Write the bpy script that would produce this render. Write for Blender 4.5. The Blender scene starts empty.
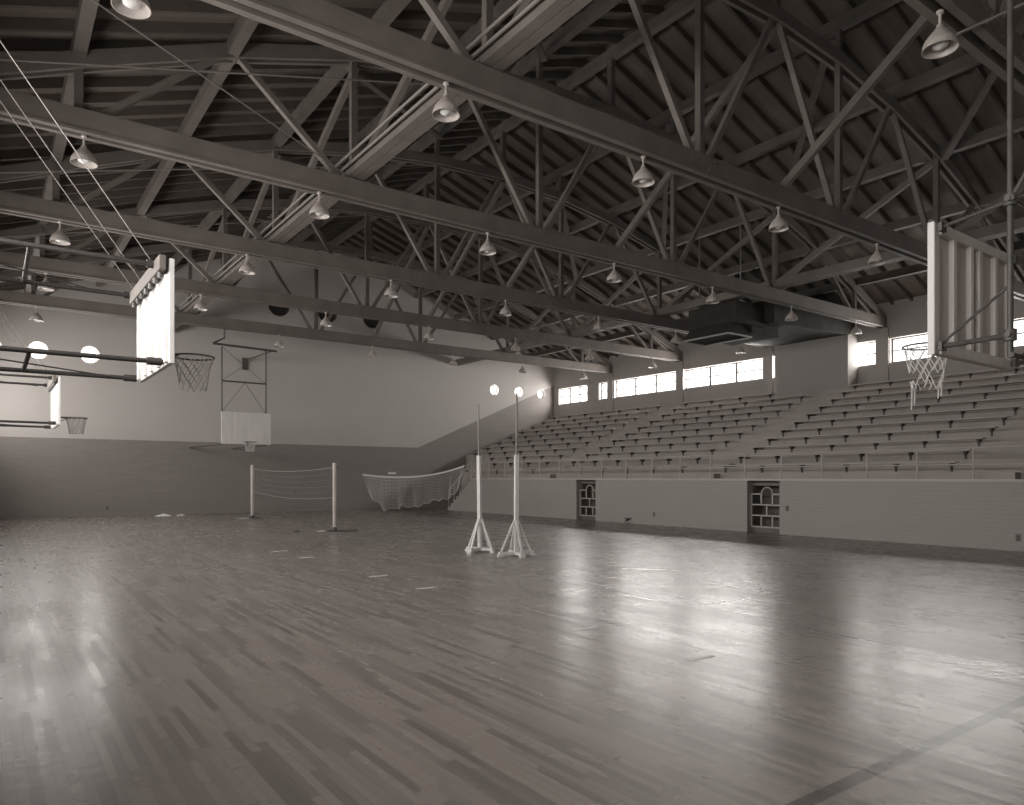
import bpy, bmesh, math, random
from mathutils import Vector, Matrix
R = math.radians
random.seed(7)
S = bpy.context.scene
COL = S.collection
H = 1.65                                   # eye height

# ------------------------------------------------------------------ camera
cd = bpy.data.cameras.new('camera'); cam = bpy.data.objects.new('camera', cd); COL.objects.link(cam)
cam.location = (0, 0, H); cam.rotation_euler = (R(90), 0, R(-36))
cd.sensor_width = 36; cd.lens = 720 / 1024 * 36; cd.shift_y = (477 - 402.5) / 1024
cd.clip_start = .05; cd.clip_end = 300
S.camera = cam
# ------------------------------------------------------------------ world, view
w = bpy.data.worlds.new('world'); S.world = w; w.use_nodes = True
bg = w.node_tree.nodes['Background']; bg.inputs[0].default_value = (1, .97, .94, 1); bg.inputs[1].default_value = 2.6
S.view_settings.view_transform = 'Standard'; S.view_settings.look = 'None'
S.view_settings.exposure = 0.15; S.view_settings.gamma = 1; S.view_settings.use_curve_mapping = False
# ------------------------------------------------------------------ room dimensions
XL, XR = -0.9, 28.0                        # side walls
YB, YF = -3.0, 34.2                        # wall behind the camera, far wall
XF = 18.5                                  # front of the bleachers
XC = 13.55                                 # ridge
TR = [4.1, 9.1, 14.1, 19.15, 24.2, 29.2]   # trusses
ROOF = lambda x: H + 11.5 - .34 * abs(x - XC)
ARCH = lambda x: H + 9.78 - .0184 * (x - XC) ** 2
CH = H + 5.79                              # underside of bottom chords
WZ0, WZ1 = H + 4.38, H + 5.33              # clerestory windows
RWIN = [(-2.6, -1.4), (-.5, 3.7), (4.4, 8.75), (9.35, 13.85), (14.4, 18.95), (19.46, 24.0), (24.5, 28.9), (29.4, 30.1), (31.1, 33.7)]
LZ0, LZ1 = 3.5, 5.7
LWIN = [(.2, 3.4), (5.0, 8.3), (9.9, 13.3), (14.9, 18.3), (20.0, 23.4), (25.0, 28.4), (29.9, 33.0)]
CIRC = [(1.58, .34), (3.37, .34), (.1, .3), (23.6, .30), (25.35, .30), (27.05, .30)]
CZ = H + 5.03
VENTS = [11.15, 13.55, 15.95]; VZ = H + 8.15

def area(name, loc, rot, sx, sy, power, col=(1, .97, .93)):
    l = bpy.data.lights.new(name, 'AREA'); l.shape = 'RECTANGLE'; l.size = sx; l.size_y = sy; l.energy = power; l.color = col
    o = bpy.data.objects.new(name, l); COL.objects.link(o); o.location = loc; o.rotation_euler = rot; return o
# daylight entering through the windows (sky glow just outside each pane)
RP, LP, CP = 92, 46, 40                    # watts per square metre of opening
for i, (a, b) in enumerate(RWIN):
    area('daylight_right', (XR + .45, (a + b) / 2, (WZ0 + WZ1) / 2), (0, R(90), 0), WZ1 - WZ0, b - a, RP * (.15 if b < 9 else .6 if b < 14 else 1) * (b - a) * (WZ1 - WZ0))
for i, (a, b) in enumerate(LWIN):
    area('daylight_left', (XL - .45, (a + b) / 2, (LZ0 + LZ1) / 2), (0, R(-90), 0), LZ1 - LZ0, b - a, LP * (b - a) * (LZ1 - LZ0))
for (x, r) in CIRC:
    area('daylight_round', (x, YF + .45, CZ), (R(-90), 0, 0), 2 * r, 2 * r, (200 if x < 5 else CP) * 4 * r * r)

# ------------------------------------------------------------------ materials
def mat(name, col, rough=.6, col2=None, scale=3.0, bump=0, metal=0, stretch=(1, 1, 1), detail=4):
    m = bpy.data.materials.new(name); m.use_nodes = True; nt = m.node_tree; N = nt.nodes; b = N['Principled BSDF']
    b.inputs['Roughness'].default_value = rough; b.inputs['Metallic'].default_value = metal
    b.inputs['Base Color'].default_value = (*col, 1)
    if col2 or bump:
        tc = N.new('ShaderNodeTexCoord'); mp = N.new('ShaderNodeMapping'); mp.inputs['Scale'].default_value = stretch
        nz = N.new('ShaderNodeTexNoise'); nz.inputs['Scale'].default_value = scale; nz.inputs['Detail'].default_value = detail
        nt.links.new(tc.outputs['Object'], mp.inputs[0]); nt.links.new(mp.outputs[0], nz.inputs[0])
        if col2:
            cr = N.new('ShaderNodeValToRGB'); cr.color_ramp.elements[0].color = (*col, 1); cr.color_ramp.elements[1].color = (*col2, 1)
            cr.color_ramp.elements[0].position = .35; cr.color_ramp.elements[1].position = .65
            nt.links.new(nz.outputs[0], cr.inputs[0]); nt.links.new(cr.outputs[0], b.inputs['Base Color'])
        if bump:
            bp = N.new('ShaderNodeBump'); bp.inputs['Strength'].default_value = bump; bp.inputs['Distance'].default_value = .02
            nt.links.new(nz.outputs[0], bp.inputs['Height']); nt.links.new(bp.outputs[0], b.inputs['Normal'])
    return m
def tint(v, warm=1.0): return (v, v * (1 - .095 * warm), v * (1 - .16 * warm))
M = {
 'truss': mat('truss_timber', tint(.15, 1.4), .7, tint(.185, 1.4), 2, .1),
 'truss_dark': mat('brace_timber', tint(.115, 1.5), .7, tint(.145, 1.5), 2, .1),
 'roof_deck': mat('roof_boards', tint(.15, 1.8), .85, tint(.19, 1.8), 1.2, .15, stretch=(.3, 3, .3)),
 'rafter': mat('rafter_timber', tint(.10, 1.8), .85, tint(.125, 1.8), 2),
 'iron': mat('dark_iron', tint(.07), .5, tint(.1), 6),
 'bracket': mat('bracket_iron', tint(.10), .6),
 'boom': mat('boom_pipe', tint(.035, 1.5), .6, tint(.05), 8),
 'pipe': mat('painted_pipe', tint(.06), .5, tint(.09), 8),
 'steel': mat('painted_rod', tint(.24), .5),
 'cable': mat('steel_cable', tint(.2), .6),
 'white': mat('white_paint', tint(.75, .3), .5, tint(.82, .3), 6),
 'board': mat('backboard_paint', tint(.62, .5), .5, tint(.72, .5), 2, stretch=(4, 4, .4)),
 'boardback': mat('unpainted_board', tint(.50), .6, tint(.6), 2, stretch=(5, 5, .4)),
 'net': mat('white_cord', tint(.7, .4), .8),
 'cord_grey': mat('grey_cord', tint(.36, .6), .8),
 'shade_out': mat('enamel_shade', tint(.42), .3, tint(.5), 10),
 'bulb': mat('frosted_bulb', tint(.7, .3), .3),
 'seat': mat('bench_plank', tint(.36), .55, tint(.46), 2, .1, stretch=(6, .5, 6)),
 'concrete': mat('bleacher_deck_paint', tint(.35), .8, tint(.41), 1.5, .1),
 'cap': mat('cap_stone', tint(.5), .6),
 'rail': mat('rail_paint', tint(.46), .45),
 'frame': mat('window_frame', tint(.14), .5),
 'duct': mat('dark_sheet_metal', tint(.022,1.5), .9, tint(.035,1.5), 3),
 'duct_edge': mat('duct_lip', tint(.3), .5),
 'post': mat('post_wood', tint(.5), .5, tint(.6), 3, stretch=(8, 8, .6)),
 'post_grey': mat('post_grey', tint(.22), .5, tint(.27), 3, stretch=(8, 8, .6)),
 'cloth': mat('rag_cloth', tint(.66, .5), .9, tint(.5), 14, .3),
 'darkcloth': mat('dark_cloth', tint(.12), .9, tint(.2), 14, .3),
 'tape': mat('white_tape', tint(.8, .2), .5),
 'louver': mat('vent_louver', tint(.07), .7),
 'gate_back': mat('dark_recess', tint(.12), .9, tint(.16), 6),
 'outlet': mat('outlet_plate', tint(.16), .5),
}
def glass():
    m = bpy.data.materials.new('window_glass'); m.use_nodes = True; nt = m.node_tree; N = nt.nodes; N.clear()
    o = N.new('ShaderNodeOutputMaterial'); mx = N.new('ShaderNodeMixShader'); t = N.new('ShaderNodeBsdfTransparent'); g = N.new('ShaderNodeBsdfGlossy')
    g.inputs['Roughness'].default_value = .05; mx.inputs[0].default_value = .06; t.inputs[0].default_value = (.97, .97, .97, 1)
    nt.links.new(t.outputs[0], mx.inputs[1]); nt.links.new(g.outputs[0], mx.inputs[2]); nt.links.new(mx.outputs[0], o.inputs[0]); return m
M['glass'] = glass()

class G:                                  # tiny node-graph helper
    def __init__(s, m): s.nt = m.node_tree; s.N = s.nt.nodes
    def math(s, op, a, b=0, c=0):
        n = s.N.new('ShaderNodeMath'); n.operation = op
        for i, v in enumerate((a, b, c)):
            if isinstance(v, (int, float)): n.inputs[i].default_value = v
            else: s.nt.links.new(v, n.inputs[i])
        return n.outputs[0]
    def xyz(s):
        g = s.N.new('ShaderNodeNewGeometry'); x = s.N.new('ShaderNodeSeparateXYZ'); s.nt.links.new(g.outputs['Position'], x.inputs[0])
        return x.outputs[0], x.outputs[1], x.outputs[2], g.outputs['Position']
    def comb(s, x, y, z=0):
        n = s.N.new('ShaderNodeCombineXYZ')
        for i, v in enumerate((x, y, z)):
            if isinstance(v, (int, float)): n.inputs[i].default_value = v
            else: s.nt.links.new(v, n.inputs[i])
        return n.outputs[0]
    def noise(s, v, scale, detail=4):
        n = s.N.new('ShaderNodeTexNoise'); n.inputs['Scale'].default_value = scale; n.inputs['Detail'].default_value = detail
        s.nt.links.new(v, n.inputs[0]); return n.outputs[0]
    def white(s, v):
        n = s.N.new('ShaderNodeTexWhiteNoise'); n.noise_dimensions = '2D'; s.nt.links.new(v, n.inputs[0]); return n.outputs[0]
    def mix(s, f, a, b):
        n = s.N.new('ShaderNodeMix'); n.data_type = 'RGBA'
        for i, v in ((0, f), (6, a), (7, b)):
            if isinstance(v, (int, float)): n.inputs[i].default_value = v
            elif isinstance(v, tuple): n.inputs[i].default_value = (*v, 1)
            else: s.nt.links.new(v, n.inputs[i])
        return n.outputs[2]
    def band(s, v, c, hw):                # 1 where |v-c|<hw
        return s.math('LESS_THAN', s.math('ABSOLUTE', s.math('SUBTRACT', v, c)), hw)
    def bump(s, h, strength, dist):
        n = s.N.new('ShaderNodeBump'); n.inputs['Strength'].default_value = strength; n.inputs['Distance'].default_value = dist
        s.nt.links.new(h, n.inputs['Height']); return n.outputs[0]

def floor_mat():
    m = mat('maple_strip_floor', (.2, .2, .2), .3); g = G(m); b = g.N['Principled BSDF']; x, y, z, p = g.xyz()
    row = g.math('FLOOR', g.math('DIVIDE', x, .058))
    off = g.math('MULTIPLY', g.white(g.comb(row, 3.3)), 9)
    cell = g.math('FLOOR', g.math('ADD', g.math('DIVIDE', y, .95), off))
    rnd = g.white(g.comb(row, cell))
    rnd = g.math('POWER', rnd, 1.9)
    base = g.mix(rnd, tint(.29, 1.4), tint(.10, 1.4))
    grain = g.noise(g.comb(g.math('MULTIPLY', x, 60), g.math('MULTIPLY', y, 2.5)), 1.0, 3)
    base = g.mix(g.math('MULTIPLY', grain, .35), base, tint(.40))
    pat = g.noise(p, .35, 3); base = g.mix(g.math('MULTIPLY', pat, .45), base, tint(.27))
    gap = g.math('LESS_THAN', g.math('FRACT', g.math('DIVIDE', x, .058)), .05)
    fy = g.math('FRACT', g.math('ADD', g.math('DIVIDE', y, .95), off)); gap = g.math('MAXIMUM', gap, g.math('LESS_THAN', fy, .004))
    base = g.mix(g.math('MULTIPLY', gap, .5), base, tint(.05))
    # court markings
    CX = 8.1; y0, y1 = 2.08, 30.2; ym = (y0 + y1) / 2
    inx = g.math('LESS_THAN', g.math('ABSOLUTE', g.math('SUBTRACT', x, CX)), 7.65)
    iny = g.math('LESS_THAN', g.math('ABSOLUTE', g.math('SUBTRACT', y, ym)), (y1 - y0) / 2)
    def AND(a, c): return g.math('MULTIPLY', a, c)
    def OR(a, c): return g.math('MAXIMUM', a, c)
    ln = AND(g.band(x, CX - 7.6, .035), g.math('MULTIPLY', iny, g.math('MULTIPLY', g.noise(p, .9, 3), 1.1))); ln = OR(ln, AND(g.band(x, CX + 7.6, .03), iny))
    ln = OR(ln, AND(g.band(y, y0, .045), inx)); ln = OR(ln, AND(g.band(y, y1, .03), inx)); thin = AND(g.band(y, ym, .025), inx)
    for fy_, a, bb in ((y0 + 5.79, y0, y0 + 5.79), (y1 - 5.79, y1 - 5.79, y1)):
        d = g.math('SQRT', g.math('ADD', g.math('POWER', g.math('SUBTRACT', x, CX), 2), g.math('POWER', g.math('SUBTRACT', y, fy_), 2)))
        thin = OR(thin, g.band(d, 1.83, .025))
        thin = OR(thin, AND(g.band(g.math('ABSOLUTE', g.math('SUBTRACT', x, CX)), .91, .02), g.band(y, (a + bb) / 2, (bb - a) / 2)))
        thin = OR(thin, AND(g.band(y, fy_, .02), g.band(x, CX, 1.83)))
    d = g.math('SQRT', g.math('ADD', g.math('POWER', g.math('SUBTRACT', x, CX), 2), g.math('POWER', g.math('SUBTRACT', y, ym), 2)))
    thin = OR(thin, g.band(d, 1.83, .025))
    wear = g.math('MULTIPLY', g.noise(p, 1.3, 3), 1.1)
    base = g.mix(g.math('MULTIPLY', ln, .72), base, tint(.05)); base = g.mix(g.math('MULTIPLY', thin, g.math('MULTIPLY', wear, 1.0)), base, tint(.05))
    g.nt.links.new(base, b.inputs['Base Color'])
    ro = g.math('ADD', g.math('MULTIPLY', g.noise(p, 1.1, 4), .14), g.math('MULTIPLY', rnd, .05)); ro = g.math('ADD', ro, .20)
    g.nt.links.new(ro, b.inputs['Roughness'])
    h = g.math('ADD', g.math('MULTIPLY', rnd, .15), g.math('MULTIPLY', g.noise(p, 9, 2), 1.0))
    g.nt.links.new(g.bump(h, .12, .012), b.inputs['Normal'])
    b.inputs['Specular IOR Level'].default_value = .7
    return m
def brick_mat(name, axis, c1, c2, paint=None, rough=.7):
    """painted brick; axis = horizontal axis of the wall; paint = upper wall colour above the dado line"""
    m = mat(name, c1, rough); g = G(m); b = g.N['Principled BSDF']; x, y, z, p = g.xyz()
    h = x if axis == 'x' else y
    br = g.N.new('ShaderNodeTexBrick'); g.nt.links.new(g.comb(h, z), br.inputs[0]); br.inputs['Scale'].default_value = 1
    br.inputs['Brick Width'].default_value = .8; br.inputs['Row Height'].default_value = .1; br.inputs['Mortar Size'].default_value = .007
    br.inputs['Color1'].default_value = (*c1, 1); br.inputs['Color2'].default_value = (*c2, 1); br.inputs['Mortar'].default_value = (*[v * .87 for v in c1], 1)
    col = g.mix(g.math('MULTIPLY', g.noise(p, .6, 4), .5), br.outputs[0], tuple(v * .85 for v in c1))
    hgt = br.outputs[1]
    if paint:
        top = g.math('ADD', g.math('MULTIPLY', g.math('MAXIMUM', g.math('SUBTRACT', x, 18.6), 0), .426), 3.22)
        up = g.math('GREATER_THAN', z, top)
        pl = g.mix(g.noise(p, .8, 5), paint, tuple(v * .9 for v in paint))
        col = g.mix(up, col, pl); hgt = g.math('MULTIPLY', hgt, g.math('SUBTRACT', 1, up))
    g.nt.links.new(col, b.inputs['Base Color'])
    g.nt.links.new(g.bump(g.math('SUBTRACT', g.math('MULTIPLY', g.noise(p, 14, 3), .3), hgt), .35, .008), b.inputs['Normal'])
    return m
M['floor'] = floor_mat()
M['far'] = brick_mat('far_wall_paint', 'x', tint(.26), tint(.29), paint=tint(.52, .7))
M['front'] = brick_mat('bleacher_front_brick', 'y', tint(.38, .8), tint(.395, .8))
M['side'] = brick_mat('side_wall_brick', 'y', tint(.36, .8), tint(.375, .8))
M['plaster'] = mat('plaster', tint(.45, .8), .8, tint(.5, .8), 1, .1)

# ------------------------------------------------------------------ mesh helpers
class MB:
    def __init__(s): s.bm = bmesh.new()
    def box(s, x0, x1, y0, y1, z0, z1):
        v = [s.bm.verts.new((x, y, z)) for x in (x0, x1) for y in (y0, y1) for z in (z0, z1)]
        for f in ((0, 1, 3, 2), (4, 6, 7, 5), (0, 4, 5, 1), (2, 3, 7, 6), (0, 2, 6, 4), (1, 5, 7, 3)): s.bm.faces.new([v[i] for i in f])
        return s
    def beam(s, a, b, wd, ht, up=(0, 0, 1)):
        a, b = Vector(a), Vector(b); d = (b - a).normalized(); up = Vector(up)
        if abs(d.dot(up)) > .98: up = Vector((0, 1, 0))
        sd = d.cross(up).normalized(); u = sd.cross(d).normalized()
        v = [s.bm.verts.new(p + sd * (i * wd / 2) + u * (j * ht / 2)) for p in (a, b) for i, j in ((-1, -1), (1, -1), (1, 1), (-1, 1))]
        for f in ((0, 1, 2, 3), (7, 6, 5, 4), (0, 4, 5, 1), (1, 5, 6, 2), (2, 6, 7, 3), (3, 7, 4, 0)): s.bm.faces.new([v[i] for i in f])
        return s
    def tube(s, pts, r, n=8, closed=False, cap=True):
        pts = [Vector(p) for p in pts]; m = len(pts); rings = []
        ref = None
        for i, p in enumerate(pts):
            if closed: d = pts[(i + 1) % m] - pts[i - 1]
            else: d = pts[min(i + 1, m - 1)] - pts[max(i - 1, 0)]
            d.normalize()
            if ref is None: ref = Vector((0, 0, 1)) if abs(d.z) < .9 else Vector((0, 1, 0))
            sd = d.cross(ref).normalized(); u = sd.cross(d).normalized(); ref = u
            rr = r[i] if isinstance(r, (list, tuple)) else r
            rings.append([s.bm.verts.new(p + (sd * math.cos(2 * math.pi * k / n) + u * math.sin(2 * math.pi * k / n)) * rr) for k in range(n)])
        for i in range(m if closed else m - 1):
            A, B = rings[i], rings[(i + 1) % m]
            for k in range(n): s.bm.faces.new((A[k], A[(k + 1) % n], B[(k + 1) % n], B[k]))
        if not closed and cap: s.bm.faces.new(rings[0][::-1]); s.bm.faces.new(rings[-1])
        return s
    def lathe(s, prof, c=(0, 0, 0), n=24, close=False):
        rings = []
        for r, z in prof:
            rings.append([s.bm.verts.new((c[0] + r * math.cos(2 * math.pi * k / n), c[1] + r * math.sin(2 * math.pi * k / n), c[2] + z)) for k in range(n)])
        for i in range(len(rings) - 1):
            for k in range(n): s.bm.faces.new((rings[i][k], rings[i][(k + 1) % n], rings[i + 1][(k + 1) % n], rings[i + 1][k]))
        if close: s.bm.faces.new(rings[0][::-1]); s.bm.faces.new(rings[-1])
        return s
    def prism(s, poly, axis, t0, t1):      # poly in the plane normal to axis
        def P(q, t): return (t, q[0], q[1]) if axis == 'x' else (q[0], t, q[1]) if axis == 'y' else (q[0], q[1], t)
        a = [s.bm.verts.new(P(q, t0)) for q in poly]; b = [s.bm.verts.new(P(q, t1)) for q in poly]; n = len(poly)
        s.bm.faces.new(a[::-1]); s.bm.faces.new(b)
        for i in range(n): s.bm.faces.new((a[i], a[(i + 1) % n], b[(i + 1) % n], b[i]))
        return s
    def build(s, name, m, parent=None, smooth=False, bevel=0):
        bmesh.ops.recalc_face_normals(s.bm, faces=s.bm.faces)
        me = bpy.data.meshes.new(name); s.bm.to_mesh(me); s.bm.free()
        o = bpy.data.objects.new(name, me); COL.objects.link(o); me.materials.append(M[m] if isinstance(m, str) else m)
        if smooth:
            for p in me.polygons: p.use_smooth = True
            md = o.modifiers.new('e', 'EDGE_SPLIT'); md.split_angle = R(40)
        if bevel:
            bv = o.modifiers.new('bevel', 'BEVEL'); bv.width = bevel; bv.segments = 2; bv.limit_method = 'ANGLE'
        if parent: o.parent = parent
        return o
def tag(o, label, cat, group=None, kind=None):
    if label: o['label'] = label
    if cat: o['category'] = cat
    if group: o['group'] = group
    if kind: o['kind'] = kind
    return o
def struct(o, label=None): o['kind'] = 'structure'; o['category'] = o.name.split('_')[0]; o['label'] = label or o.name.replace('_', ' '); return o
def empty(name, loc, rz=0):
    o = bpy.data.objects.new(name, None); COL.objects.link(o); o.location = loc; o.rotation_euler = (0, 0, rz); o.empty_display_size = .2; return o
def copy_tree(o, parent=None):
    c = o.copy(); COL.objects.link(c)
    if parent: c.parent = parent
    for ch in [q for q in bpy.data.objects if q.parent == o]: copy_tree(ch, c)
    return c
ORD = ['first', 'second', 'third', 'fourth', 'fifth', 'sixth', 'seventh', 'eighth', 'ninth', 'tenth', 'eleventh', 'twelfth']

# ------------------------------------------------------------------ room shell
struct(MB().box(XL - .4, XR + .4, YB - .4, YF + .4, -.2, 0).build('floor', 'floor'), 'glossy narrow strip maple gymnasium floor with dark court lines')
# far wall (gable) with round openings cut out
poly = [(XL - .35, 0), (XR + .35, 0), (XR + .35, ROOF(XR) + .2), (XC, ROOF(XC) + .2), (XL - .35, ROOF(XL) + .2)]
wf = MB().prism(poly, 'y', YF, YF + .35).build('wall_far', 'far')
cut = MB()
for cx, r in [(a, b) for a, b in CIRC] + [(v, .52) for v in VENTS]:
    z = VZ if r == .52 else CZ; n = 40
    A = [cut.bm.verts.new((cx + r * math.cos(2 * math.pi * k / n), YF - .3, z + r * math.sin(2 * math.pi * k / n))) for k in range(n)]
    B = [cut.bm.verts.new((v.co.x, YF + .7, v.co.z)) for v in A]
    cut.bm.faces.new(A[::-1]); cut.bm.faces.new(B)
    for k in range(n): cut.bm.faces.new((A[k], A[(k + 1) % n], B[(k + 1) % n], B[k]))
co = cut.build('cutter', 'far')
md = wf.modifiers.new('b', 'BOOLEAN'); md.object = co; md.operation = 'DIFFERENCE'; md.solver = 'EXACT'
bpy.context.view_layer.update()
me = bpy.data.meshes.new_from_object(wf.evaluated_get(bpy.context.evaluated_depsgraph_get())); wf.modifiers.clear(); wf.data = me
bpy.data.objects.remove(co)
struct(wf, 'far gable wall, pale plaster above a darker painted brick dado that steps up along the bleachers')
def strip_wall(name, x0, x1, wins, z0, z1, ztop, lab):
    b = MB(); ys = YB - .35
    b.box(x0, x1, YB - .35, YF, 0, z0); b.box(x0, x1, YB - .35, YF, z1, ztop)
    for (a, c) in wins: b.box(x0, x1, ys, a, z0, z1); ys = c
    b.box(x0, x1, ys, YF, z0, z1)
    return b
b = strip_wall('', XR, XR + .35, RWIN, WZ0, WZ1, ROOF(XR) + .15, '')
for y in TR: b.box(XR - .06, XR, y - .22, y + .22, H + 3.6, CH - .05)
b.box(XR - .05, XR, 30.12, 31.08, WZ0 - .04, WZ1 + .04)
struct(b.build('wall_right', 'side'), 'pale brick side wall behind the top of the bleachers')
struct(strip_wall('', XL - .35, XL, LWIN, LZ0, LZ1, ROOF(XL) + .15, '').build('wall_left', 'side'), 'side wall with large windows beside the camera')
struct(MB().prism([(XL, 0), (XR, 0), (XR, ROOF(XR)), (XC, ROOF(XC)), (XL, ROOF(XL))], 'y', YB - .35, YB).build('wall_back', 'plaster'), 'gable wall behind the camera')
b = MB()
for sgn, xe in ((-1, XL - .5), (1, XR + .5)):
    b.prism([(xe, ROOF(xe) + .2), (XC, ROOF(XC) + .2), (XC, ROOF(XC) + .32), (xe, ROOF(xe) + .32)], 'y', YB - .4, YF + .4)
struct(b.build('ceiling', 'roof_deck'), 'dark board roof deck above the rafters')

# windows
wn = 0
def window(x, a, c, z0, z1, nx, lab):
    global wn; wn += 1
    f = MB(); t = .05
    f.box(x - .03, x + .03, a, c, z0, z0 + t); f.box(x - .03, x + .03, a, c, z1 - t, z1)
    f.box(x - .03, x + .03, a, a + t, z0 + t, z1 - t); f.box(x - .03, x + .03, c - t, c, z0 + t, z1 - t)
    for i in range(1, nx): yy = a + (c - a) * i / nx; f.box(x - .03, x + .03, yy - .05, yy + .05, z0 + t, z1 - t)
    zz = (z0 + z1) / 2; f.box(x - .015, x + .015, a + t, c - t, zz - .022, zz + .022)
    o = f.build('window_%d' % wn, 'frame'); struct(o, lab)
    MB().box(x - .003, x + .003, a + t, c - t, z0 + t, z1 - t).build('glass_pane', 'glass', o)
for i, (a, c) in enumerate(RWIN): window(XR + .2, a, c, WZ0, WZ1, 3 if c - a > 2 else 1, 'steel clerestory window above the bleachers, bay %s from the camera' % ORD[i])
for i, (a, c) in enumerate(LWIN): window(XL - .2, a, c, LZ0, LZ1, 3, 'large window in the left wall, bay %s from the camera' % ORD[i])
for (x, r) in CIRC:
    wn += 1; n = 32
    ring = MB().tube([(x + (r - .03) * math.cos(2 * math.pi * k / n), YF + .24, CZ + (r - .03) * math.sin(2 * math.pi * k / n)) for k in range(n)], .03, 6, closed=True).build('window_%d' % wn, 'white')
    struct(ring, 'round window in the far wall')
    g_ = MB(); A = [g_.bm.verts.new((x + (r - .03) * math.cos(2 * math.pi * k / n), YF + .24, CZ + (r - .03) * math.sin(2 * math.pi * k / n))) for k in range(n)]
    g_.bm.faces.new(A); g_.build('glass_pane', 'glass', ring)
for i, x in enumerate(VENTS):
    e = empty('round_vent', (x, YF, VZ)); tag(e, 'round dark louvred vent high in far gable wall, %s' % ('leftmost of the three', 'middle one below the ridge', 'rightmost of the three')[i], 'vent', 'round gable vents')
    n = 32
    MB().tube([(.5 * math.cos(2 * math.pi * k / n), .02, .5 * math.sin(2 * math.pi * k / n)) for k in range(n)], .03, 6, closed=True).build('frame', 'frame', e)
    l = MB()
    for k in range(-7, 8):
        z = k * .064; hw = math.sqrt(max(.01, .25 - z * z)); l.beam((-hw, .12, z), (hw, .12, z), .09, .012, up=(0, .6, 1))
    l.build('louver', 'louver', e)
    bk = MB(); A = [bk.bm.verts.new((.515 * math.cos(2 * math.pi * k / n), .2, .515 * math.sin(2 * math.pi * k / n))) for k in range(n)]; bk.bm.faces.new(A); bk.build('backing', 'louver', e)

# ------------------------------------------------------------------ roof: rafters, purlins, trusses
ry = YB + .4; k = 0; protoL = protoR = None
while ry < YF - .1:
    for s_, xe in ((-1, XL), (1, XR)):
        def rz(x, o=0): return ROOF(x) + o
        if s_ < 0 and protoL: o = protoL.copy(); COL.objects.link(o); o.location.y = ry
        elif s_ > 0 and protoR: o = protoR.copy(); COL.objects.link(o); o.location.y = ry
        else:
            x0 = xe; o = MB().prism([(x0, rz(x0)), (XC, rz(XC)), (XC, rz(XC) + .2), (x0, rz(x0) + .2)], 'y', -.035, .035).build('rafter', 'rafter'); o.location.y = ry
            if s_ < 0: protoL = o
            else: protoR = o
        tag(o, 'dark timber rafter on the left-hand roof slope' if s_ < 0 else 'dark timber rafter on the bleacher-side roof slope', 'rafter', 'rafters of the left slope' if s_ < 0 else 'rafters of the right slope')
    ry += .71
NODX = [XC - 12.33 + 2.466 * i for i in range(11)]
for i, x in enumerate(NODX):
    zt = ROOF(x) - (.0 if i != 5 else .02); hw = .1
    o = MB().box(x - hw, x + hw, YB + .01, YF - .01, zt - .27, zt).build('purlin' if i != 5 else 'ridge_beam', 'truss_dark')
    if i == 5: tag(o, 'long timber ridge beam along the peak of the roof', 'beam')
    else: tag(o, 'long timber purlin, %s out from the ridge on the %s slope' % (ORD[abs(i - 5) - 1], 'left' if i < 5 else 'bleacher-side'), 'purlin', 'purlins under the rafters')
for x in (NODX[2], NODX[8]):
    z = CH + .40
    e = empty('longitudinal_tie', (x, 0, z)); tag(e, 'long timber tie lying across the bottom chords, %s' % ('left of centre, beside the conduits' if x < XC else 'near the bleachers'), 'beam', 'longitudinal ties')
    MB().box(-.19, -.01, YB + .02, YF - .01, 0, .26).build('plank', 'truss', e); MB().box(.01, .19, YB + .02, YF - .01, 0, .26).build('plank', 'truss', e)
for k, xx in enumerate((NODX[2] - .3, NODX[2] - .4)):
    tag(MB().tube([(xx, YB + .02, CH + .5 + .08 * k), (xx, YF - .01, CH + .5 + .08 * k)], .025, 8).build('conduit', 'steel', smooth=True),
        '%s of the two thin conduits beside the left longitudinal timber tie' % ('lower' if k == 0 else 'upper'), 'pipe', 'conduits along the tie')
tag(MB().tube([(10.15, 2.3, CH - .05), (10.15, 4.45, CH - .05)], .022, 8).build('conduit', 'pipe', smooth=True), 'short conduit beside the lamp at the top right corner', 'pipe')

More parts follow.
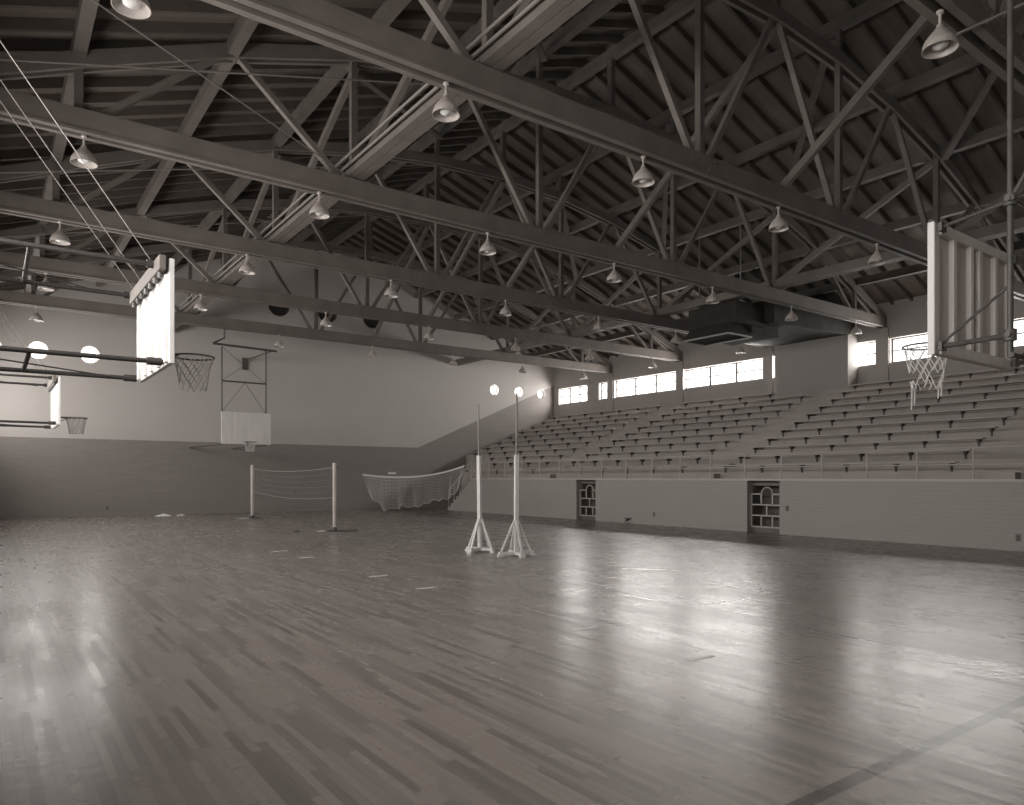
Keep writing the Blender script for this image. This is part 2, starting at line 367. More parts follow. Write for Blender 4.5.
def truss(y):
    t = empty('roof_truss', (XC, y, CH)); X = lambda x: x - XC; Zr = lambda z: z - CH
    c = MB()
    for yy in (-.15, .06): c.box(XL - XC, XR - XC, yy, yy + .09, 0.03, .37)
    c.box(XL - XC, XR - XC, -.17, -.06, -.02, .03); c.box(XL - XC, XR - XC, .06, .17, -.02, .03)
    for xx in (-9.9, -5.0, -2.45, 2.45, 7.4): c.box(xx - .05, xx + .05, -.06, .06, .08, .38)
    for sx in (-2.45, 2.45):
        for k in range(8):
            for j in (-1, 1):
                x = sx + (k - 3.5) * .17; z = .2 + j * .09; c.box(x - .02, x + .02, -.165, -.15, z - .02, z + .02)
    c.build('bottom_chord', 'truss', t)
    tc = MB(); xs = [XL] + NODX + [XR]; pts = [(X(x), 0, Zr(ARCH(x))) for x in xs]
    pts[0] = (X(XL), 0, .3); pts[-1] = (X(XR), 0, .3)
    for yy in (-.10, .10):
        for a, b_ in zip(pts[:-1], pts[1:]):
            a = Vector(a); b_ = Vector(b_); d = (b_ - a).normalized() * .03; a -= d; b_ += d
            a.x = max(a.x, X(XL)); b_.x = min(b_.x, X(XR))
            tc.beam(a + Vector((0, yy, 0)), b_ + Vector((0, yy, 0)), .08, .26)
    tc.build('top_chord', 'truss', t)
    bn = NODX[0::2]; bn = [NODX[i] for i in (0, 2, 4, 6, 8, 10)]
    for x in bn:
        MB().beam((X(x), 0, .1), (X(x), 0, Zr(ARCH(x))), .13, .13).build('vertical', 'truss_dark', t)
    seq = [(NODX[i], i) for i in range(11)]
    for i in (0, 2, 4, 6, 8, 10):
        for j in (i - 1, i + 1):
            if 0 <= j <= 10 and not (i == 0 and j < 1):
                x0 = NODX[i] + (.12 if j > i else -.12); x1 = NODX[j] + (-.08 if j > i else .08)
                MB().beam((X(x0), 0, .2), (X(x1), 0, Zr(ARCH(x1))), .11, .12, up=(0, 1, 0)).build('diagonal', 'truss', t)
    MB().beam((0, 0, Zr(ARCH(XC))), (0, 0, Zr(ROOF(XC)) - .26), .15, .15).build('ridge_post', 'truss_dark', t)
    for x in (NODX[4], NODX[6]):
        MB().beam((X(x), 0, Zr(ARCH(x))), (X(x), 0, Zr(ROOF(x)) - .26), .12, .12).build('cripple_post', 'truss_dark', t)
    return t
TL = ['nearest bowstring timber roof truss, only its chord in the top right corner', 'bowstring timber roof truss crossing the top of the view, nearest whole one', 'second whole bowstring timber roof truss from the camera',
      'middle bowstring timber roof truss, behind the dark air duct', 'bowstring timber roof truss, second from the far wall', 'bowstring timber roof truss closest to the far wall']
t0 = truss(TR[0])
for i, y in enumerate(TR):
    t = t0 if i == 0 else copy_tree(t0); t.location.y = y
    tag(t, TL[i], 'truss', 'bowstring roof trusses')
allY = TR + [YF]
for n_, x in enumerate((NODX[2], XC, NODX[8])):
    for i in range(len(TR) - 1):
        ya, yb = TR[i], TR[i + 1]
        a = (x + .12, ya + .1, ARCH(x) - .1); b_ = (x + .12, yb - .1, CH + (.65 if n_ != 1 else .38))
        o = MB().beam(a, b_, .11, .16).build('sway_brace', 'truss')
        tag(o, 'slanting timber sway brace %s, from %s to %s truss' % (('left of ridge', 'under ridge', 'on bleacher side')[n_], ORD[i], ORD[i + 1]), 'brace', 'sway braces')
# horizontal cross braces in the roof plane on the left slope
for i in range(5):
    a, b_ = TR[i], TR[i + 1]
    tag(MB().beam((NODX[2], a + .2, ROOF(NODX[2]) - .36), (NODX[4], b_ - .2, ROOF(NODX[4]) - .36), .16, .1).build('wind_brace', 'truss_dark'), 'flat diagonal wind brace under the left roof slope, bay %s' % ORD[i], 'brace', 'wind braces')
    tag(MB().beam((NODX[8], b_ - .2, ROOF(NODX[8]) - .36), (NODX[6], a + .2, ROOF(NODX[6]) - .36), .16, .1).build('wind_brace', 'truss_dark'), 'flat diagonal wind brace under the bleacher-side roof slope, bay %s' % ORD[i], 'brace', 'wind braces')
for i, y in enumerate(TR[1:5]):
    tag(MB().tube([(XL, y - .6, H + 6.1), (11.0, y - .6, H + 6.1 + 11.9 * .27)], .016, 6).build('tie_rod', 'steel', smooth=True), 'thin steel tie rod under the left roof slope beside truss %s' % ORD[i + 1], 'rod', 'thin tie rods')
tag(MB().tube([(1.0, 10, H + 5.76), (6.1, 14.0, CH + .38)], .012, 6).build('guy_wire', 'cable'), 'slanting guy wire between two trusses at upper left', 'wire')

# ------------------------------------------------------------------ hanging lamps
def lamp():
    e = empty('pendant_lamp', (0, 0, 0))        # origin at the hanging point
    MB().lathe([(.0001, 0), (.05, 0), (.05, -.03), (.02, -.045), (.02, -.2), (.045, -.21), (.05, -.30), (.0001, -.30)], n=16).build('stem', 'shade_out', e, smooth=True)
    o = MB().lathe([(.045, -.23), (.06, -.26), (.10, -.31), (.15, -.37), (.19, -.43), (.22, -.50), (.228, -.56), (.232, -.58), (.222, -.58), (.212, -.53), (.18, -.45), (.135, -.38), (.085, -.32), (.04, -.28)], n=28).build('lamp_shade', 'shade_out', e, smooth=True)
    MB().lathe([(.03, -.31), (.05, -.36), (.09, -.41), (.115, -.47), (.10, -.53), (.05, -.565), (.0001, -.575)], n=16).build('bulb', 'bulb', e, smooth=True)
    return e
L0 = lamp(); first = True
for i, y in enumerate(TR):
    for k_ in range(7):
        if i == 0 and k_ not in (2,): continue
        if i == 1 and k_ >= 5: continue
        e = L0 if first else copy_tree(L0); first = False
        e.location = (XC - 12.25 + 4.117 * k_, y, CH - .02); e.scale = (.88, .88, .82)
        tag(e, 'bell-shaded pendant lamp, %s from the left on the %s truss from the camera' % (ORD[k_], ORD[i]), 'lamp', 'bell-shaded pendant lamps under the trusses')

# ------------------------------------------------------------------ bleachers
NR, TD, RS, Z0 = 12, (XR - XF) / 12, .32, 1.60
AIS = [(6.55, 7.8), (15.0, 16.35), (23.4, 24.75)]
DOORS = [(20.1, 21.2), (12.3, 13.4)]
# brick front with two door openings
b = MB(); y = YB
for (a, c) in sorted(DOORS): b.box(XF, XF + .3, y, a, 0, Z0 - .06); y = c
b.box(XF, XF + .3, y, 28.8, 0, Z0 - .06)
for (a, c) in DOORS: b.box(XF + .28, XF + .3, a, c, 0, .02)
struct(b.build('wall_bleacher_front', 'front'), 'low painted brick wall under the front of the bleachers')
b = MB(); b.box(XF - .04, XF + .3, YB, 28.8, Z0 - .06, Z0); struct(b.build('trim_1', 'cap'), 'pale cap along the bleacher front wall')
b = MB()
b.box(XF + .3, XF + TD, YB, 28.8, Z0 - .1, Z0)
for k in range(1, NR):
    x = XF + TD * k; b.box(x, x + TD, YB, YF if k > 3 else 30.9, 0 if k in (1, 4) else Z0 + RS * (k - 1) - .1, Z0 + RS * k)
for (a, c) in AIS:
    for k in range(0, NR - 1):
        x = XF + TD * (k + 1); b.box(x - .33, x, a, c, Z0 + RS * k, Z0 + RS * (k + .5))
struct(b.build('bleacher_deck', 'concrete'), 'stepped deck of the bleachers rising to the side wall')
# recesses behind the gates
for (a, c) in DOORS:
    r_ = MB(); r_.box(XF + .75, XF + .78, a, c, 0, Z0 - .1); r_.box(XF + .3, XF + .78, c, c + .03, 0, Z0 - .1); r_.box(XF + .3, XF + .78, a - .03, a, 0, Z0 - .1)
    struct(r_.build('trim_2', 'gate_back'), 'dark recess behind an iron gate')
for gi, (a, c) in enumerate(DOORS):
    e = empty('iron_gate', (XF + .2, (a + c) / 2, 0)); W = (c - a) / 2 - .02
    tag(e, 'white barred iron gate with arched top in the bleacher wall, %s' % ('the farther, smaller-looking one' if gi == 0 else 'the nearer one'), 'gate', 'iron gates under the bleachers')
    f = MB(); r = .018
    def bar(y0, z0, y1, z1): f.beam((0, y0, z0), (0, y1, z1), .04, .04, up=(1, 0, 0))
    zb, z1, z2, z3 = .16, .50, .82, 1.14
    for z in (zb, z1, z2): bar(-W, z, W, z)
    bar(-W, zb, -W, z3); bar(W, zb, W, z3)
    bar(-W, z3, -.19, z3); bar(.19, z3, W, z3)
    for yy in (-.19, .19): bar(yy, zb, yy, z1); bar(yy, z2, yy, z3)
    bar(0, z1, 0, z2)
    f.build('grille', 'rail', e)
    q = MB().tube([(0, .19 * math.cos(t), z3 + .2 * math.sin(t)) for t in [math.pi * k / 10 for k in range(11)]], .022, 6).build('arch', 'rail', e)
    MB().box(.03, .05, -W, W, .0, .14).build('kick_plate', 'frame', e); MB().box(.03, .05, -W, W, z3 + .25, Z0 - .12).build('top_panel', 'frame', e)
# benches: one plank on iron brackets per row and section
SECT = [(24.85, 33.3, 'far-end section'), (16.45, 23.3, 'middle section beyond the central aisle'), (7.9, 14.9, 'near section beside the right aisle')]
for si, (a, c, nm) in enumerate(SECT):
    protos = {}
    for k in range(1, NR):
        a2, c2 = a, c
        if si == 0 and k < 4: c2 = 30.6
        if si == 1 and k == NR - 1: a2 = 18.4
        if (a2, c2) not in protos:
            e = empty('bleacher_bench', (0, 0, 0))
            MB().box(-.13, .13, 0, c2 - a2, .075, .115).build('seat_plank', 'seat', e, bevel=.005)
            nb = int((c2 - a2) / 1.32) + 1
            for j in range(nb):
                yy = .12 + (c2 - a2 - .24) * j / (nb - 1)
                q = MB(); q.prism([(-.11, .035), (.11, .035), (.11, .075), (-.11, .075)], 'y', yy - .03, yy + .03); q.prism([(-.11, .035), (0, .035), (0, -.14), (-.03, -.14), (-.04, -.04)], 'y', yy - .022, yy + .022)
                q.box(0, .11, yy - .02, yy + .02, 0, .036)
                q.build('bracket', 'bracket', e)
            protos[a2, c2] = e
        else: e = copy_tree(protos[a2, c2])
        e.location = (XF + TD * k, a2, Z0 + RS * k)
        tag(e, 'wooden bleacher bench, %s row up from the floor, %s' % (ORD[k - 1], nm), 'bench', 'bleacher benches')
# front railing
e = empty('front_railing', (XF + .12, YB, Z0)); tag(e, 'light pipe railing along the front of the bleachers', 'railing')
yy = 28.7; 
while yy > 1:
    MB().tube([(0, yy - YB, 0), (0, yy - YB, .74)], .022, 8).build('post', 'rail', e, smooth=True); yy -= 1.26
for z in (.34, .74): MB().tube([(0, .3, z), (0, 28.7 - YB, z)], .018, 8).build('rail', 'rail', e, smooth=True)
# end stair
e = empty('end_stair', (XF, 28.8, 0)); tag(e, 'short stair with railings rising from the far corner to the bleachers', 'stairs')
st = MB(); n = 8
for k in range(n): st.box(.0, TD, 2.1 * k / n, 2.1 * (k + 1) / n, 0, Z0 * (n - k) / (n + 1))
st.build('steps', 'front', e)
for xx in (.04, TD - .04):
    rr = MB(); rr.tube([(xx, -.1, Z0 + .85), (xx, 2.1, .95)], .022, 8); rr.tube([(xx, -.1, Z0 + .45), (xx, 2.1, .55)], .018, 8); rr.build('handrail', 'rail', e)
    for k in range(5): y_ = 2.08 * k / 4; MB().tube([(xx, y_, Z0 * max(0, (n - int(min(7, y_ / 2.1 * n)))) / (n + 1) - .0), (xx, y_, Z0 + .85 - (Z0 - .1) * (y_ + .1) / 2.2)], .018, 6).build('post', 'rail', e)
# ------------------------------------------------------------------ duct chase and air unit
struct(MB().box(27.25, XR, 15.1, 18.3, H + 3.3, H + 5.62).build('wall_chase', 'side'), 'pale chase projecting from the side wall over the top rows')
e = empty('air_duct', (23, 16.7, H + 5)); tag(e, 'dark sheet-metal air duct and unit hanging before the pale chase', 'duct')
MB().prism([(22.4 - 23, .45), (28 - 23, .62), (28 - 23, 1.5), (22.4 - 23, 1.3)], 'y', -1.6, 1.6).build('trunk', 'duct', e)
MB().box(-2.2, -.6, -1.2, .9, .35, 1.1).build('fan_box', 'duct', e, bevel=.02)
MB().box(-1.2, .4, -1.1, .9, .1, .5).build('lower_box', 'duct', e, bevel=.02)
hd = MB(); lo = [(-2.5, -1.1), (-1.2, -1.1), (-1.2, .9), (-2.5, .9)]; up_ = [(-2.2, -.9), (-1.3, -.9), (-1.3, .8), (-2.2, .8)]
A = [hd.bm.verts.new((x, y, -.05)) for x, y in lo]; B = [hd.bm.verts.new((x, y, .4)) for x, y in up_]
hd.bm.faces.new(A[::-1]); hd.bm.faces.new(B)
for i in range(4): hd.bm.faces.new((A[i], A[(i + 1) % 4], B[(i + 1) % 4], B[i]))
hd.build('hood', 'duct', e)
lp = MB()
for a_, b_ in zip(lo, lo[1:] + lo[:1]): lp.beam((a_[0], a_[1], -.06), (b_[0], b_[1], -.06), .05, .05)
lp.build('lip', 'duct_edge', e)
for x_, y_ in ((-1.7, -1), (-1.7, .8), (0, -1.3), (0, 1.3)):
    zt = ROOF(23 + x_) - H - 5.01
    MB().tube([(x_, y_, 1.0), (x_, y_, zt)], .02, 6).build('hanger_rod', 'steel', e)

# ------------------------------------------------------------------ basketball goals
def ring_pts(cx, cy, cz, r, n=32): return [(cx + r * math.cos(2 * math.pi * k / n), cy + r * math.sin(2 * math.pi * k / n), cz) for k in range(n)]
def net_mesh(cx, cy, cz, r0, r1, h, n=12, rows=5, torn=0, r=.005):
    b = MB(); P = {}
    for j in range(rows + 1):
        t = j / rows; rr = r0 + (r1 - r0) * (t ** .7)
        for k in range(n):
            a = 2 * math.pi * (k + .5 * (j % 2)) / n; jz = (random.random() - .5) * .01 * torn
            P[j, k] = Vector((cx + rr * math.cos(a) + jz, cy + rr * math.sin(a), cz - h * t + jz))
    for j in range(rows):
        for k in range(n):
            k2 = (k - 1) % n if j % 2 == 0 else (k + 1) % n
            if torn and j >= 3 and random.random() < .35: continue
            for q in ((j + 1, k), (j + 1, k2)): b.tube([P[j, k], P[q]], r, 4, cap=False)
    if torn:
        for k, ln in ((2, .16), (3, .22), (8, .12), (9, .09)):
            p = P[rows, k]; b.tube([p, p + Vector((.02, .01, -ln * .5)), p + Vector((-.01, 0, -ln))], r * 1.4, 4)
    return b
def rim(e, cx, cy, cz, d, torn=0, h=.42):       # d = unit direction from board to court
    MB().tube(ring_pts(cx, cy, cz, .225, 36), .010, 8, closed=True).build('rim', 'iron', e, smooth=True)
    f = MB(); s_ = Vector((-d[1], d[0], 0)); c_ = Vector((cx, cy, cz)); back = c_ - Vector((d[0], d[1], 0)) * .38
    f.beam(back, c_ - Vector((d[0], d[1], 0)) * .215, .10, .03); f.beam(back + Vector((0, 0, .04)), back + Vector((0, 0, -.16)), .12, .02, up=(d[0], d[1], 0))
    f.tube([back + s_ * .06 - Vector((0, 0, .13)), c_ - Vector((d[0], d[1], 0)) * .17 + s_ * .14], .007, 6); f.tube([back - s_ * .06 - Vector((0, 0, .13)), c_ - Vector((d[0], d[1], 0)) * .17 - s_ * .14], .007, 6)
    f.build('rim_bracket', 'iron', e)
    net_mesh(cx, cy, cz - .01, .22, .14, h, torn=torn).build('net', 'net', e)

# side goals on long booms from the left wall (facing +X)
def side_goal():
    e = empty('basketball_goal', (XL, 0, 0)); o = 1.5 - XL; hw = .93; zb, zt = H + 1.17, H + 2.25
    bd = MB().box(o, o + .05, -hw, hw, zb, zt).build('backboard', 'white', e, bevel=.006)
    for k in range(5): y = -hw + .1 + k * (2 * hw - .2) / 4; MB().box(o - .03, o, y - .05, y + .05, zb + .02, zt - .16).build('batten', 'white', bd)
    hb = MB().box(o - .10, o - .03, -hw - .02, hw + .02, zt - .13, zt + .02)
    hb.build('head_timber', 'truss', bd, bevel=.01)
    for k in range(7): y = -hw + .12 + k * (2 * hw - .24) / 6; MB().tube([(o - .065, y, zt - .13), (o - .065, y, zt - .19)], .026, 10).build('bolt', 'iron', bd)
    for y in (-.62, .98):
        for z in (H + 1.22, H + 2.24):
            MB().tube([(0, y, z), (o - (.0 if z < 3 else .12), y, z)], .026, 10).build('boom', 'boom', e, smooth=True)
            MB().tube([(o - .16, y, z), (o - .02, y, z)], .042, 10).build('socket', 'boom', e, smooth=True)
            MB().tube([(0, y, z), (.02, y, z)], .08, 12).build('wall_flange', 'boom', e, smooth=True)
    for z in (H + 1.22, H + 2.24): MB().tube([(1.22, -.62, z), (1.22, .98, z)], .022, 8).build('cross_pipe', 'boom', e, smooth=True)
    MB().tube([(0, -.55, H + 1.22), (o - .3, .95, H + 1.22)], .009, 6).build('brace_rod', 'boom', e); MB().tube([(0, -.55, H + 2.2), (o - .3, .9, H + 2.2)], .009, 6).build('brace_rod', 'boom', e)
    for y in (-.5, .3, .8): MB().tube([(o - .08, y, zt + .03), (0, y, H + 5.6)], .0055, 6).build('guy_cable', 'cable', e)
    rim(e, o + .43, 0, 3.05, (1, 0), h=.38)
    return e
g1 = side_goal(); g1.location = (XL, 8.98, 0); tag(g1, 'side basketball goal on long booms, large bright white backboard at left', 'basketball goal', 'side basketball goals')
g2 = copy_tree(g1); g2.location = (XL - .25, 19.9, 0); tag(g2, 'small-looking far side basketball goal at the left edge near the far wall', 'basketball goal', 'side basketball goals')

# near end goal, seen from behind (facing +Y), hung on pipes
e = empty('basketball_goal', (8.06, 3.16, 0)); tag(e, 'end basketball goal seen from behind at right, battened board on drop pipes', 'basketball goal')
hw = .88; zb, zt = H + 1.16, H + 2.39
bd = MB().box(-hw, hw, 0, .04, zb, zt).build('backboard', 'boardback', e, bevel=.004)
fr = MB(); fr.box(-hw, -hw + .09, -.03, 0, zb, zt); fr.box(hw - .09, hw, -.05, 0, zb, zt); fr.box(-hw + .09, hw - .09, -.05, 0, zt - .1, zt); fr.box(-hw + .09, hw - .09, -.05, 0, zb, zb + .1)
fr.build('board_frame', 'board', bd, bevel=.004)
MB().box(-hw - .015, -hw, -.03, .035, zb - .01, zt + .01).build('edge_strip', 'board', bd, bevel=.008)
for x in (-.5, -.12, .08, .46): MB().box(x - .035, x + .035, -.05, 0, zb + .1, zt - .1).build('batten', 'board', bd, bevel=.004)
top = CH + .1
for x in (-.86, .86):
    MB().tube([(x + .02, -.63, zb - .12), (x + .02, -.63, top)], .025, 12).build('drop_pipe', 'pipe', e, smooth=True)
    for z in (zb + .06, zt - .06): MB().tube([(x + .02, -.66, z + (.09 if z > 3.5 else .02)), (x, -.05, z)], .017 if z > 3.5 else .024, 8).build('arm', 'pipe', e, smooth=True)
    MB().tube([(x, -.07, zb + .08), (x + .02, -.63, zb + .52)], .013, 8).build('diagonal_stay', 'pipe', e, smooth=True)
    for z in (zb + .08, zt + .03): 
        c_ = MB(); c_.tube([(x + .02, -.63, z - .05), (x + .02, -.63, z + .05)], .05, 10); c_.tube([(x - .05, -.63, z), (x + .09, -.63, z)], .025, 8); c_.build('clamp', 'iron', e, smooth=True)
    for z in (zb + .06, zt - .06): MB().box(x - .05, x + .05, -.1, -.07, z - .04, z + .04).build('corner_plate', 'iron', e)
    MB().tube([(x + .02, -.63, zt + .03), (x + .02, -2.6, top)], .018, 8).build('back_stay', 'pipe', e, smooth=True)
for z in (zb - .1, zt + .03): MB().tube([(-.9, -.66, z), (.94, -.66, z)], .022, 8).build('cross_pipe', 'pipe', e, smooth=True)
MB().box(-1.2, 1.2, -.72, -.54, top, top + .12).build('header', 'truss', e)
for x in (-1.1, 1.1): MB().box(x - .05, x + .05, -.9, 1.0, top + .12, top + .24).build('header', 'truss', e)
rim(e, 0, .44, 3.04, (0, 1), torn=1, h=.44)

# far end goal (facing -Y) on a frame hung from the last truss
e = empty('basketball_goal', (8.15, 28.85, 0)); tag(e, 'far end basketball goal hanging from a tall braced pipe frame', 'basketball goal')
zb = H + 1.28; zt = H + 2.52; hw = .94
bd = MB().box(-hw, hw, 0, .05, zb, zt).build('backboard', 'board', e, bevel=.004)
z1 = H + 5.05; z0 = zb - .02; yk = .25
for x in (-.87, .82): MB().tube([(x, yk, z0), (x, yk, z1)], .032, 8).build('frame_pipe', 'iron', e)
MB().tube([(-1.2, yk, z1 + .08), (1.25, yk, z1 + .02)], .045, 8).build('top_rail', 'iron', e)
MB().tube([(-.87, yk, H + 3.72), (.82, yk, H + 3.72)], .032, 8).build('middle_rail', 'iron', e)
for a_, b_ in (((-.87, H + 3.72), (.82, z1)), ((.82, H + 3.72), (-.87, z1)), ((-.87, zt), (0, H + 3.7)), ((.82, zt), (0, H + 3.7))):
    MB().tube([(a_[0], yk, a_[1]), (b_[0], yk, b_[1])], .010, 6).build('brace_rod', 'iron', e)
for x in (-.6, .5): MB().beam((x, .05, zb + .15), (x, yk, zb + .15), .06, .06).build('board_mount', 'iron', e); MB().beam((x, .05, zt - .15), (x, yk, zt - .15), .06, .06).build('board_mount', 'iron', e)
MB().tube([(-1.2, yk, z1 + .08), (-.75, .35, z1 + .35), (-.75, .35, CH)], .035, 8).build('hanger', 'iron', e)
MB().tube([(1.1, yk, z1 + .02), (1.43, YF - 28.85 - .05, H + 5.4)], .03, 8).build('wall_strut', 'iron', e)
MB().box(1.3, 1.56, YF - 28.85 - .08, YF - 28.85, H + 4.95, H + 5.5).build('wall_plate', 'iron', e)
MB().tube([(-.87, yk, z0), (-.95, YF - 28.85, z0 + .05)], .03, 8).build('wall_strut', 'iron', e)
MB().tube([(.82, yk, z0), (.9, YF - 28.85, z0 + .05)], .03, 8).build('wall_strut', 'iron', e)
rim(e, 0, -.43, 3.0, (0, -1), h=.36)

# ------------------------------------------------------------------ free-standing posts and nets
def post(x, y, h, r, lab, matn):
    e = empty('net_post', (x, y, 0)); tag(e, lab, 'post', 'volleyball net posts')
    MB().tube([(0, 0, .03), (0, 0, h)], r, 16).build('pole', matn, e, smooth=True)
    MB().lathe([(.0001, 0), (.33, 0), (.33, .02), (.12, .045), (.085, .12), (.0001, .12)], n=24).build('base_plate', 'iron', e, smooth=True)
    MB().tube([(0, -.02, h - .12), (.1, -.02, h - .12)], .012, 8).build('hook', 'iron', e)
    return e
post(8.55, 21.0, 2.08, .055, 'thick upright net post standing nearer, left of the hanging net', 'post')
post(8.52, 29.4, 2.13, .06, 'farther upright net post below the far end basketball goal', 'post')
PA, PB = Vector((8.55, 21.0, 0)), Vector((8.52, 29.4, 0)); PC = Vector((18.62, 28.9, 2.33))
e = empty('rope_net', (8.53, 25, 0)); tag(e, 'slack see-through net strung between the two upright posts', 'net')
def sag(a, b_, s_, n=24):
    return [a.lerp(b_, t / n) + Vector((0, 0, -s_ * 4 * (t / n) * (1 - t / n))) for t in range(n + 1)]
O = Vector((8.53, 25, 0))
up_l = [p - O for p in sag(PA + Vector((0, .1, 1.95)), PB + Vector((0, -.1, 1.98)), .12)]
lo_l = [p - O for p in sag(PA + Vector((0, .1, 1.02)), PB + Vector((0, -.1, 1.08)), .14)]
MB().tube(up_l, .007, 5).build('top_cord', 'cord_grey', e); MB().tube(lo_l, .006, 5).build('bottom_cord', 'cord_grey', e)
gm = MB()
for j in range(1, 5): gm.tube([a.lerp(b_, j / 5) for a, b_ in zip(up_l, lo_l)], .0012, 3, cap=False)
for k in range(0, 25): gm.tube([up_l[k], lo_l[k]], .0012, 3, cap=False)
gm.build('mesh', 'cord_grey', e)
# long net from nearer post to the stair railing
A_ = PA + Vector((.08, .05, 1.86)); e = empty('volleyball_net', (13, 25, 0)); tag(e, 'sagging net with white top tape hung from the nearer post toward the stair', 'net'); O = Vector((13, 25, 0))
tp = [p - O for p in sag(A_, PC, .42, 60)]
i0, i1 = 8, 55
MB().tube(tp[:i0 + 1], .008, 5).build('guy_cord', 'cord_grey', e); MB().tube(tp[i1:], .008, 5).build('guy_cord', 'cord_grey', e)
tpm = MB()
for a, b_ in zip(tp[i0:i1], tp[i0 + 1:i1 + 1]): tpm.beam(a, b_ + (b_ - a) * .02, .012, .065)
tpm.build('top_tape', 'tape', e)
nm = MB(); base = []
for k in range(i0, i1 + 1):
    t = (k - i0) / (i1 - i0); drop = .62 + .5 * min(1, t * 6) + .05 * math.sin(k * 1.3) + .04 * math.sin(k * .47)
    if t > .9: drop *= 1 - .25 * (t - .9) * 10
    shift = Vector((-.5 * max(0, (t - .8)) * 5 * .9, -.4 * max(0, t - .8) * 5 * .9, 0)) + Vector((.5 * max(0, .12 - t) * 5, .4 * max(0, .12 - t) * 5, 0))
    base.append(tp[k] + shift + Vector((.05 * math.sin(k), .06 * math.cos(k * .8), -drop)))
top_ = tp[i0:i1 + 1]
def ip(L, f):
    i = min(int(f), len(L) - 2); return L[i].lerp(L[i + 1], f - i)
cols = 92; rws = 9
for c_ in range(cols + 1):
    f = c_ / cols * (len(top_) - 1); nm.tube([ip(top_, f), ip(top_, f).lerp(ip(base, f), .5) + Vector((0, .02 * math.sin(c_), 0)), ip(base, f)], .0036, 3, cap=False)
for j in range(1, rws): nm.tube([a.lerp(b_, j / rws) for a, b_ in zip(top_, base)], .0036, 3, cap=False)
nm.build('mesh', 'net', e)
MB().tube(base, .012, 5).build('bottom_cord', 'net', e)

def standard(x, y, hz, h2, lab, rz, lean):
    e = empty('badminton_standard', (x, y, 0), rz); tag(e, lab, 'post', 'badminton standards'); L = .38
    for k in range(4):
        a = k * math.pi / 2; c, s_ = math.cos(a), math.sin(a); l = L if k % 2 == 0 else L * .95
        MB().beam((c * l, s_ * l, .75 * .09), (0, 0, .75 * .09), .09, .06).build('foot', 'white', e)
        MB().box(c * l * .95 - .05, c * l * .95 + .05, s_ * l * .95 - .05, s_ * l * .95 + .05, 0, .045).build('foot_pad', 'white', e)
        MB().beam((c * (l - .05), s_ * (l - .05), .1), (c * .04, s_ * .04, .74), .045, .035).build('brace', 'white', e)
    MB().beam((0, 0, .04), (lean * hz, 0, hz), .085, .085).build('post', 'white', e, bevel=.006)
    MB().tube([(lean * (hz - .2), 0, hz - .2), (lean * h2, 0, h2)], [.026, .022], 8).build('extension_rod', 'post_grey', e, smooth=True)
    return e
standard(8.76, 13.25, 2.12, 3.26, 'tall white braced net standard, the left one of the pair', R(20), -.02)
standard(8.9, 12.1, 2.12, 3.40, 'tall white braced net standard, the right one of the pair', R(-15), .004)

# ------------------------------------------------------------------ things on the floor and walls
def rag(name, x, y, s_, matn, lab, cat, h=.08, n=14):
    b = MB(); ctr = b.bm.verts.new((0, 0, h * .8)); rings = []
    for j in (1, 2, 3):
        rg = []
        for k in range(n):
            a = 2 * math.pi * k / n; r = s_ * j / 3 * (.7 + .5 * random.random()); z = h * (1 - j / 3) * (.4 + random.random()) + .012
            rg.append(b.bm.verts.new((r * math.cos(a), r * math.sin(a) * .7, z if j < 3 else .004)))
        rings.append(rg)
    for k in range(n): b.bm.faces.new((ctr, rings[0][k], rings[0][(k + 1) % n]))
    for i in (0, 1):
        for k in range(n): b.bm.faces.new((rings[i][k], rings[i + 1][k], rings[i + 1][(k + 1) % n], rings[i][(k + 1) % n]))
    b.bm.faces.new(rings[2][::-1])
    o = b.build(name, matn); o.location = (x, y, 0); sb = o.modifiers.new('s', 'SUBSURF'); sb.levels = 1; sb.render_levels = 2
    tag(o, lab, cat); return o
rag('rag', 5.85, 32.5, .45, 'tape', 'crumpled white cloth on floor by far wall, left of the far goal', 'cloth', .16)
rag('rag', 6.5, 32.6, .3, 'cloth', 'smaller white cloth right beside the crumpled one by far wall', 'cloth', .1)
rag('rag', 8.1, 29.0, .34, 'cloth', 'white cloth at the foot of the farther net post', 'cloth', .05)
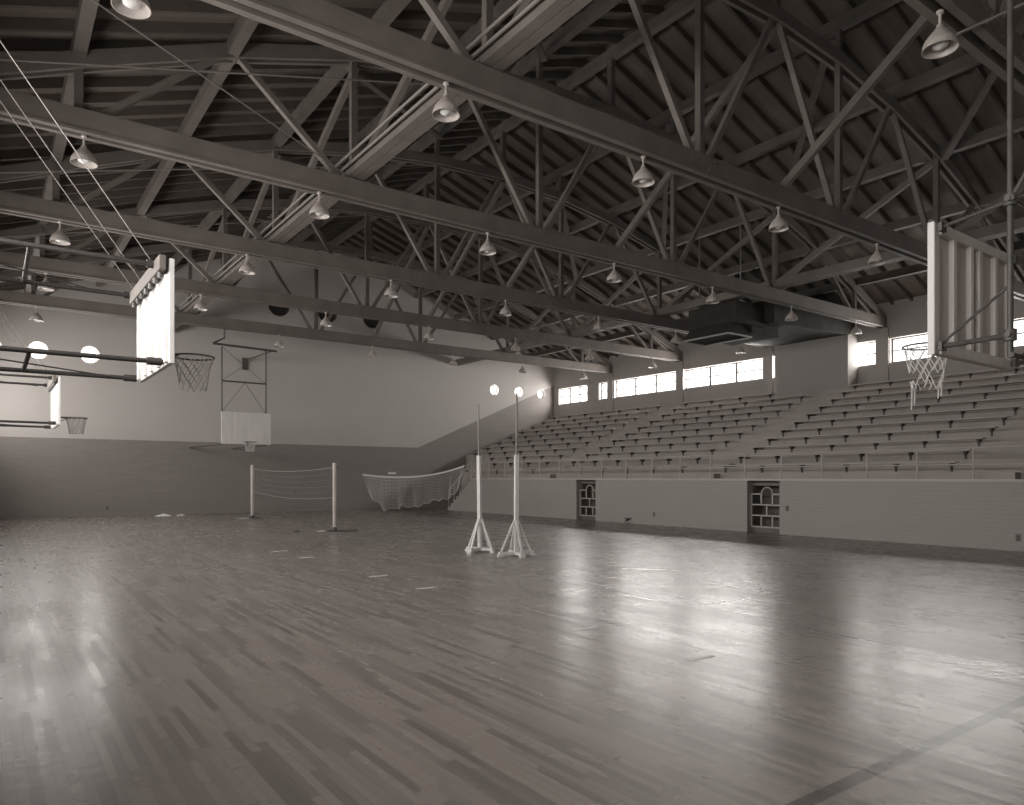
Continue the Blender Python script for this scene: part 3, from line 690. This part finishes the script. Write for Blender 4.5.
rag('rag', 8.95, 20.7, .3, 'darkcloth', 'dark cloth at the foot of the nearer net post', 'cloth', .09)
rag('rag', 8.1, 20.85, .22, 'cloth', 'pale cloth on the left side of the nearer net post', 'cloth', .06)
rag('rag', 7.5, 21.4, .15, 'darkcloth', 'small dark cloth lying left of the nearer net post', 'cloth', .06)
TPS = [(4.3, 'nearest to the camera'), (5.86, 'second from the camera'), (9.4, 'third from the camera, left of centre'), (11.0, 'fourth from the camera'), (14.4, 'fifth from the camera'), (16.0, 'farthest from the camera')]
for y, nm_ in TPS:
    tag(MB().box(5.25 - .16, 5.25 + .16, y - .035, y + .035, 0, .003).build('tape_mark', 'tape'), 'short strip of white tape on the floor, %s' % nm_, 'tape', 'white tape marks on the floor')
def outlet(p, ax, lab):
    e = empty('wall_outlet', p); tag(e, lab, 'outlet')
    if ax == 'x': MB().box(-.012, 0, -.05, .05, -.08, .08).build('plate', 'outlet', e, bevel=.004); MB().box(-.018, -.012, -.02, .02, -.05, .05).build('socket', 'bracket', e)
    else: MB().box(-.05, .05, -.012, 0, -.08, .08).build('plate', 'outlet', e, bevel=.004); MB().box(-.02, .02, -.018, -.012, -.05, .05).build('socket', 'bracket', e)
outlet((XF, 6.33, .3), 'x', 'small dark outlet on the bleacher wall at the right edge')
outlet((XF, 17.15, .36), 'x', 'small dark outlet on the bleacher wall between the two gates')
outlet((XF, 12.05, .75), 'x', 'small dark outlet on the bleacher wall right of the nearer gate')
outlet((4.0, YF, .35), 'y', 'small dark outlet low on the far wall at left')
outlet((11.9, YF, .95), 'y', 'small dark outlet on the far wall behind the nets')
e = empty('wall_faucet', (XF, 18.35, .12)); tag(e, 'small dark pipe fitting at the foot of the bleacher wall', 'faucet')
MB().tube([(0, 0, 0), (-.14, 0, 0), (-.18, 0, -.06)], .03, 8).build('spout', 'iron', e); MB().box(-.1, -.02, -.14, .14, .04, .07).build('handle', 'iron', e)
tag(MB().beam((16.85, YF - .01, 1.85), (17.3, YF - .01, 1.85), .02, .1).build('wall_sign', 'tape'), 'small blank white strip on the far wall above the hanging net', 'sign')
